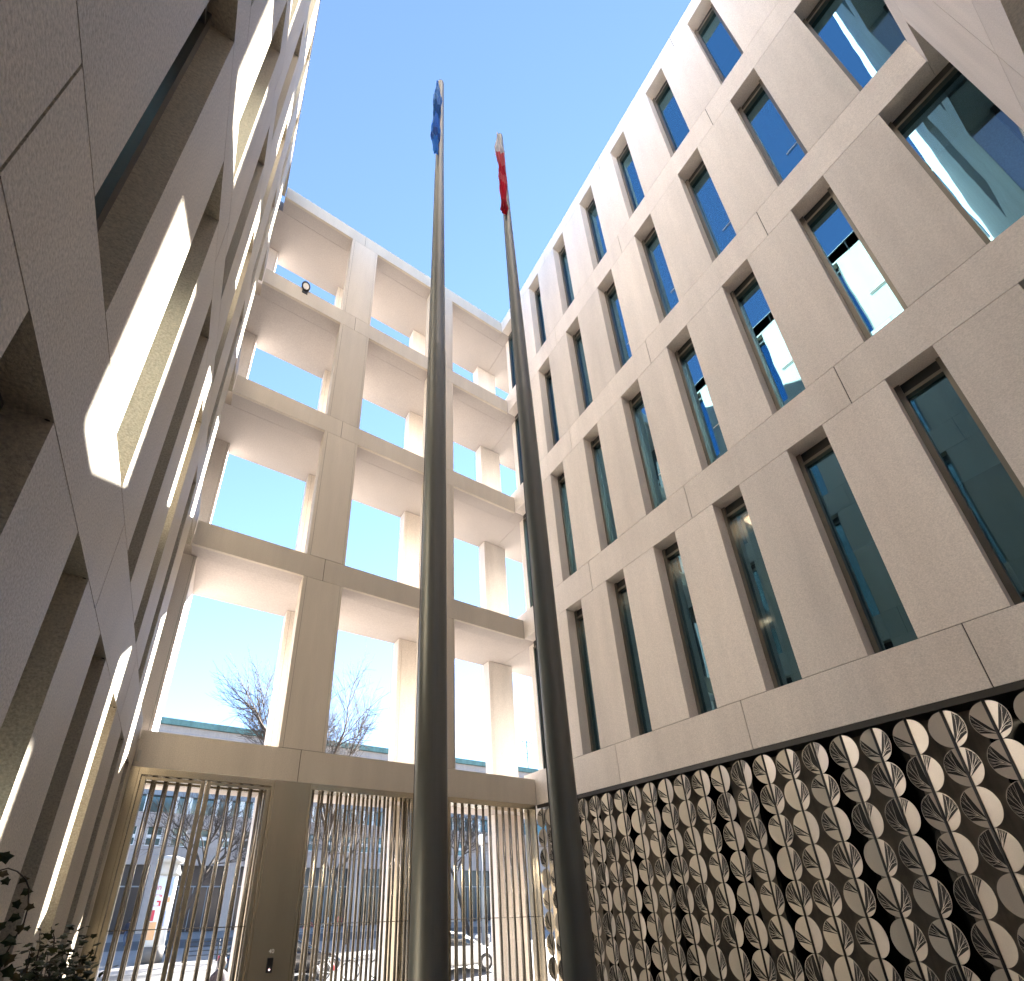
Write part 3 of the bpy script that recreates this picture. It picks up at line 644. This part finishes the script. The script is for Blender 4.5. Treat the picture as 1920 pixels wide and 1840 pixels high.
# ------------------------------------------------------------------ cars
def car(x, y, yaw, paint, label):
    t = thing('parked_car', label, 'car', (x, y, STREET), 'cars parked on the pavement side')
    t.rotation_euler = (0, 0, yaw)
    def P(name, mb, ms, par=t): o = bpy.data.objects.new(name, mb.mesh(name, ms)); C.objects.link(o); o.parent = par; return o
    L = 4.3
    prof = [(-2.15, .35, .62, .72), (-2.1, .30, .86, .80), (-1.9, .26, .94, .86), (-1.2, .24, .96, .88), (-.2, .24, .95, .89), (.8, .24, .93, .88), (1.3, .25, .90, .87), (1.8, .27, .80, .84), (2.05, .3, .70, .78), (2.15, .36, .60, .70)]
    rings = []
    for px, zb, zt, hw in prof:
        zm = (zb + zt) / 2; rings.append([(px, -hw * .9, zb), (px, -hw, zb + .1), (px, -hw, zm), (px, -hw * .96, zt - .05), (px, -hw * .88, zt), (px, hw * .88, zt), (px, hw * .96, zt - .05), (px, hw, zm), (px, hw, zb + .1), (px, hw * .9, zb)])
    mb = MB(); mb.loft(rings); P('body', mb, paint)
    cab = [(-1.95, .93, .94, .74), (-1.55, .93, 1.30, .68), (-1.0, .93, 1.42, .64), (-.2, .93, 1.45, .63), (.35, .92, 1.38, .64), (.85, .92, 1.12, .70), (1.2, .90, .92, .76)]
    rings = [[(px, -hw - .06 * (zt < 1.2) - .08 * (zt > 1.2), zb), (px, -hw, max(zt - .06, zb + .005)), (px, -hw * .85, zt + .005), (px, hw * .85, zt + .005), (px, hw, max(zt - .06, zb + .005)), (px, hw + .06 * (zt < 1.2) + .08 * (zt > 1.2), zb)] for px, zb, zt, hw in cab]
    mb = MB(); mb.loft(rings); P('windows', mb, mat('car_glass', (.02, .025, .03), .06, spec=.8))
    mb = MB(); rr = [[(px, -hw * .86, zt + .004), (px, -hw * .6, zt + .03), (px, hw * .6, zt + .03), (px, hw * .86, zt + .004)] for px, zb, zt, hw in cab[1:5]]
    mb.loft(rr, closed=True); P('roof', mb, paint)
    mb = MB()
    for s in (-1, 1):
        mb.tube([(-1.95, s * .76, .93), (-1.5, s * .69, 1.32), (-1.0, s * .63, 1.43), (.35, s * .63, 1.40), (.85, s * .70, 1.13), (1.22, s * .77, .91)], .03, 6); mb.tube([(-.35, s * .72, .93), (-.35, s * .635, 1.43)], .03, 6)
    P('pillar', mb, paint)
    for xx in (-1.35, 1.35):
        for s in (-1, 1):
            mb = MB(); mb.tube([(xx, s * .72, .32), (xx, s * .9, .32)], .32, 24); wh = P('wheel', mb, RUBBER); mb = MB(); mb.tube([(xx, s * .9, .32), (xx, s * .91, .32)], .2, 16); P('rim', mb, CHROME, wh)
    for s in (-1, 1):
        mb = MB(); mb.box(2.02, 2.12, s * .5, s * .72, .58, .68); P('headlight', mb, CHROME)
        mb = MB(); mb.box(-2.13, -2.02, s * .55, s * .78, .68, .84); P('tail_light', mb, RED)
        mb = MB(); mb.box(.75, .9, s * .88, s * 1.02, .92, 1.04); P('mirror', mb, paint)
    return t
CARW = mat('white_car_paint', (.75, .75, .74), .2, spec=.6); CARB = mat('black_car_paint', (.02, .02, .022), .15, spec=.7)
q = gpt(838, 1821); car(q.x, q.y, math.radians(2), CARW, 'white parked car behind the rightmost gate')
q = gpt(522, 1836); car(q.x, q.y, math.radians(3), CARB, 'black parked car behind the middle gate, left of the bicycle')

# ------------------------------------------------------------------ bicycles
def wheel(mb, c, R, ax, spokes=14):
    c = Vector(c); u = ax; v = Vector((0, 0, 1)); n = 28
    pts = [c + u * (R * math.cos(2 * math.pi * k / n)) + v * (R * math.sin(2 * math.pi * k / n)) for k in range(n + 1)]
    mb.tube(pts, .019, 6, caps=False)
    rim = [c + (q - c) * .93 for q in pts]; mb.tube(rim, .009, 5, 1, caps=False)
    for k in range(spokes): an = 2 * math.pi * k / spokes; mb.tube([c, c + u * (R * .93 * math.cos(an)) + v * (R * .93 * math.sin(an))], .0028, 3, 1, caps=False)
    sd = u.cross(v); mb.tube([c - sd * .04, c + sd * .04], .02, 8, 1)
def bike(x, y, yaw, colr, label, accent=None):
    t = thing('bicycle', label, 'bicycle', (x, y, STREET), 'bicycles on the pavement'); ax = Vector((math.cos(yaw), math.sin(yaw), 0)); o = Vector((x, y, STREET)); sd = Vector((-ax.y, ax.x, 0)); z = Vector((0, 0, 1))
    rw_, fw = o - ax * .52 + z * .35, o + ax * .54 + z * .35
    for c_ in (rw_, fw):
        mb = MB(); wheel(mb, c_, .33, ax); part('wheel', mb, [RUBBER, CHROME], t)
    bb = o - ax * .08 + z * .29; st = o - ax * .22 + z * .78; hd = o + ax * .36 + z * .82; hb = o + ax * .40 + z * .68
    mb = MB()
    for a, b in ((bb, st), (st + z * -.04, hd), (bb, hb), (hd, hb)): mb.tube([a, b], .017, 8)
    for s in (-1, 1): mb.tube([bb + sd * .03 * s, rw_ + sd * .05 * s], .009, 6); mb.tube([st + sd * .02 * s, rw_ + sd * .05 * s], .008, 6); mb.tube([hb, hb + sd * .05 * s, fw + sd * .05 * s], .010, 6)
    part('frame', mb, colr, t)
    mb = MB(); mb.tube([hd, hd + z * .14, hd + z * .16 - ax * .03], .012, 6); mb.tube([hd + z * .16 - ax * .15 + sd * .28, hd + z * .18 + sd * .12, hd + z * .18 - sd * .12, hd + z * .16 - ax * .15 - sd * .28], .012, 6); part('handlebar', mb, CHROME, t)
    mb = MB(); s0 = st + z * .12; mb.tube([st, s0], .012, 6, 0); mb.tube([s0 - ax * .13, s0 - ax * .05, s0 + ax * .14], [.07, .065, .02], 8); part('saddle', mb, BLACK, t)
    mb = MB(); pts = [rw_ + ax * (.37 * math.cos(a)) + z * (.37 * math.sin(a)) for a in [math.radians(20 + 15 * k) for k in range(11)]]
    for i in range(len(pts) - 1): mb.poly([pts[i] + sd * .03, pts[i + 1] + sd * .03, pts[i + 1] - sd * .03, pts[i] - sd * .03])
    part('mudguard', mb, colr, t)
    if accent:
        mb = MB(); mb.tube([bb + z * .08 + ax * .02, bb + z * .20 + ax * .0, st - z * .1 + ax * .06], [.04, .05, .045], 10); part('lock_bag', mb, accent, t)
bp1 = ray(640, 1845, 16.4)
q = gpt(627, 1842); bike(q.x, q.y, math.radians(-24), WHITE, 'white bicycle with a red bag, parked behind the middle gate', RED)
q = gpt(735, 1836); bike(q.x, q.y, math.radians(-24), BLACK, 'black bicycle partly hidden right of the white bicycle')
for i, (bx_, by_, yw) in enumerate(((11.3, 50, .3), (13.0, 50.3, .1), (14.6, 50.1, -.2))):
    bike(bx_, by_, yw, (CARB, RED, WHITE)[i], ('black', 'red', 'white')[i] + ' bicycle parked before the shops across the street')

# ------------------------------------------------------------------ people
def person(x, y, yaw, coat, legs, label, h=1.72, zb=STREET, long_coat=False, hair=(.03, .02, .015)):
    s = h / 1.72
    J = dict(pel=(0, 0, .93), ch=(0, 0, 1.22), nk=(0, 0, 1.45), hb=(0, .01, 1.52), ht=(0, .015, 1.64),
             lh=(.09, 0, .90), lk=(.10, .08, .50), la=(.10, -.02, .08), lt=(.10, .14, .04), rh=(-.09, 0, .90), rk=(-.10, .02, .48), ra=(-.10, -.22, .12), rt=(-.10, -.08, .04),
             ls=(.18, 0, 1.39), le=(.22, -.08, 1.12), lw=(.21, .04, .88), lf=(.205, .08, .80), rs=(-.18, 0, 1.39), re=(-.22, .05, 1.12), rw=(-.20, .16, .92), rf=(-.195, .2, .85))
    Rr = dict(pel=.135, ch=.15, nk=.055, hb=.075, ht=.085, lh=.085, lk=.058, la=.042, lt=.035, rh=.085, rk=.058, ra=.042, rt=.035, ls=.062, le=.045, lw=.034, lf=.03, rs=.062, re=.045, rw=.034, rf=.03)
    ed = [('pel', 'ch'), ('ch', 'nk'), ('nk', 'hb'), ('hb', 'ht'), ('pel', 'lh'), ('lh', 'lk'), ('lk', 'la'), ('la', 'lt'), ('pel', 'rh'), ('rh', 'rk'), ('rk', 'ra'), ('ra', 'rt'), ('ch', 'ls'), ('ls', 'le'), ('le', 'lw'), ('lw', 'lf'), ('ch', 'rs'), ('rs', 're'), ('re', 'rw'), ('rw', 'rf')]
    ks = list(J); me = bpy.data.meshes.new('tmp'); me.from_pydata([J[k] for k in ks], [(ks.index(a), ks.index(b)) for a, b in ed], [])
    o = bpy.data.objects.new('tmp', me); C.objects.link(o)
    md = o.modifiers.new('s', 'SKIN'); o.modifiers.new('u', 'SUBSURF').levels = 1
    for i, k in enumerate(ks): me.skin_vertices[0].data[i].radius = (Rr[k], Rr[k] * .85); me.skin_vertices[0].data[i].use_root = (k == 'pel')
    bpy.context.view_layer.update()
    bm_ = bpy.data.meshes.new_from_object(o.evaluated_get(bpy.context.evaluated_depsgraph_get())); bpy.data.objects.remove(o)
    bm_.materials.clear()
    for m_ in (coat, legs, SKIN): bm_.materials.append(m_)
    for p in bm_.polygons:
        c_ = p.center; p.use_smooth = True
        p.material_index = 2 if (c_.z > 1.47 or (abs(c_.x) > .17 and c_.z < .93)) else (1 if c_.z < (.55 if long_coat else .92) and abs(c_.x) < .17 else 0)
    bm_.transform(Matrix.Scale(s, 4))
    t = bpy.data.objects.new('person', bm_); C.objects.link(t); t.location = (x, y, zb); t.rotation_euler = (0, 0, yaw); tag(t, label, 'person')
    mb = MB(); mb.tube([(0, -.015, 1.50 * s), (0, -.03, 1.60 * s), (0, 0, 1.70 * s), (0, .01, 1.735 * s)], [.075 * s, .10 * s, .085 * s, .03 * s], 12)
    hm = mb.mesh('hair', mat('hair', hair, .7)); ho = bpy.data.objects.new('hair', hm); C.objects.link(ho); ho.parent = t
    if long_coat:
        mb = MB(); mb.loft([[(math.cos(a) * rx * s, math.sin(a) * ry * s, z * s) for a in [2 * math.pi * k / 16 for k in range(16)]] for rx, ry, z in ((.235, .20, .42), (.215, .18, .7), (.19, .155, .98), (.205, .15, 1.25), (.20, .12, 1.38), (.08, .08, 1.47))])
        co = bpy.data.objects.new('coat', mb.mesh('coat', coat)); C.objects.link(co); co.parent = t
    return t
SKIN = mat('skin', (.42, .25, .18), .55); NAVY = mat('navy_cloth', (.02, .022, .04), .85); PURP = mat('dark_purple_coat', (.022, .016, .024), .8, speck=.2, scale=25, stain=.2, stain_scale=7)
REDC = mat('red_cloth', (.42, .03, .05), .8); JEAN = mat('denim', (.05, .07, .12), .85); LTC = mat('light_blue_cloth', (.35, .45, .55), .8); BLKC = mat('black_cloth', (.015, .015, .017), .9)
pp = ray(416, 1800, 13.0)
person(pp.x, 13.0, .6, PURP, BLKC, 'person in a long dark purple coat walking outside the leftmost gate', 1.6, long_coat=True)
for i, (px, py, yd, c_, l_, lab) in enumerate([(245, 1720, 44, NAVY, JEAN, 'person in dark clothes at the left of the advertising column'), (327, 1720, 44, BLKC, JEAN, 'person in black right of the advertising column'),
        (601, 1700, 46, REDC, BLKC, 'person in a red coat across the street behind the middle gate'), (620, 1700, 45, LTC, JEAN, 'person in light blue across the street behind the middle gate'), (640, 1700, 47, REDC, NAVY, 'person in red and navy, right of the one in light blue'), (912, 1700, 40, BLKC, BLKC, 'person in black across the street behind the rightmost gate')]):
    q = ray(px, py, yd); person(q.x, yd, (.5, 2.4, 1.2, -1, 3.0, .2)[i], c_, l_, lab)

# ------------------------------------------------------------------ bollards, lamp post
for i, (px, yd) in enumerate(((868, 25.2), (893, 25.2), (915, 25.2), (590, 24.4))):
    q = ray(px, 1740, yd); t = thing('bollard', ('pale stone bollard nearest the left bars of the rightmost gate', 'second pale stone bollard behind the rightmost gate', 'third pale stone bollard behind the rightmost gate', 'pale stone bollard by the black car behind the middle gate')[i], 'bollard', (q.x, yd, STREET), 'bollards along the kerb')
    mb = MB(); mb.tube([(q.x, yd, STREET), (q.x, yd, STREET + .75)], [.085, .075], 16); part('post', mb, PAVE, t)
    mb = MB(); mb.tube([(q.x, yd, STREET + .75), (q.x, yd, STREET + .78), (q.x, yd, STREET + .86), (q.x, yd, STREET + .89)], [.075, .095, .075, .02], 16); part('cap', mb, WHITE, t)
q = ray(905, 1700, 24.0); t = thing('street_lamp', 'thin grey street lamp post behind the rightmost gate', 'street lamp', (q.x, 24, STREET))
mb = MB(); mb.tube([(q.x, 24, STREET), (q.x, 24, 2.0), (q.x, 24, 4.6)], [.09, .07, .05], 12); part('post', mb, FARMETAL, t)
mb = MB(); mb.tube([(q.x, 24, 4.6), (q.x, 24, 4.7), (q.x, 24, 5.1), (q.x, 24, 5.2)], [.05, .16, .2, .05], 12); part('lantern', mb, WHITE, t)
# railing by the road
t = thing('road_railing', 'low dark railing of horizontal bars beyond the leftmost gate', 'railing', (4.5, 30, STREET)); 
mb = MB()
for z in (.3, .5, .7, .9): mb.tube([(2.2, 30, STREET + z), (6.8, 30, STREET + z)], .022, 6)
part('bars', mb, DARKSTEEL, t)
for x in (2.2, 3.7, 5.3, 6.8): mb = MB(); mb.tube([(x, 30, STREET), (x, 30, STREET + 1.0)], .035, 8); part('post', mb, DARKSTEEL, t)
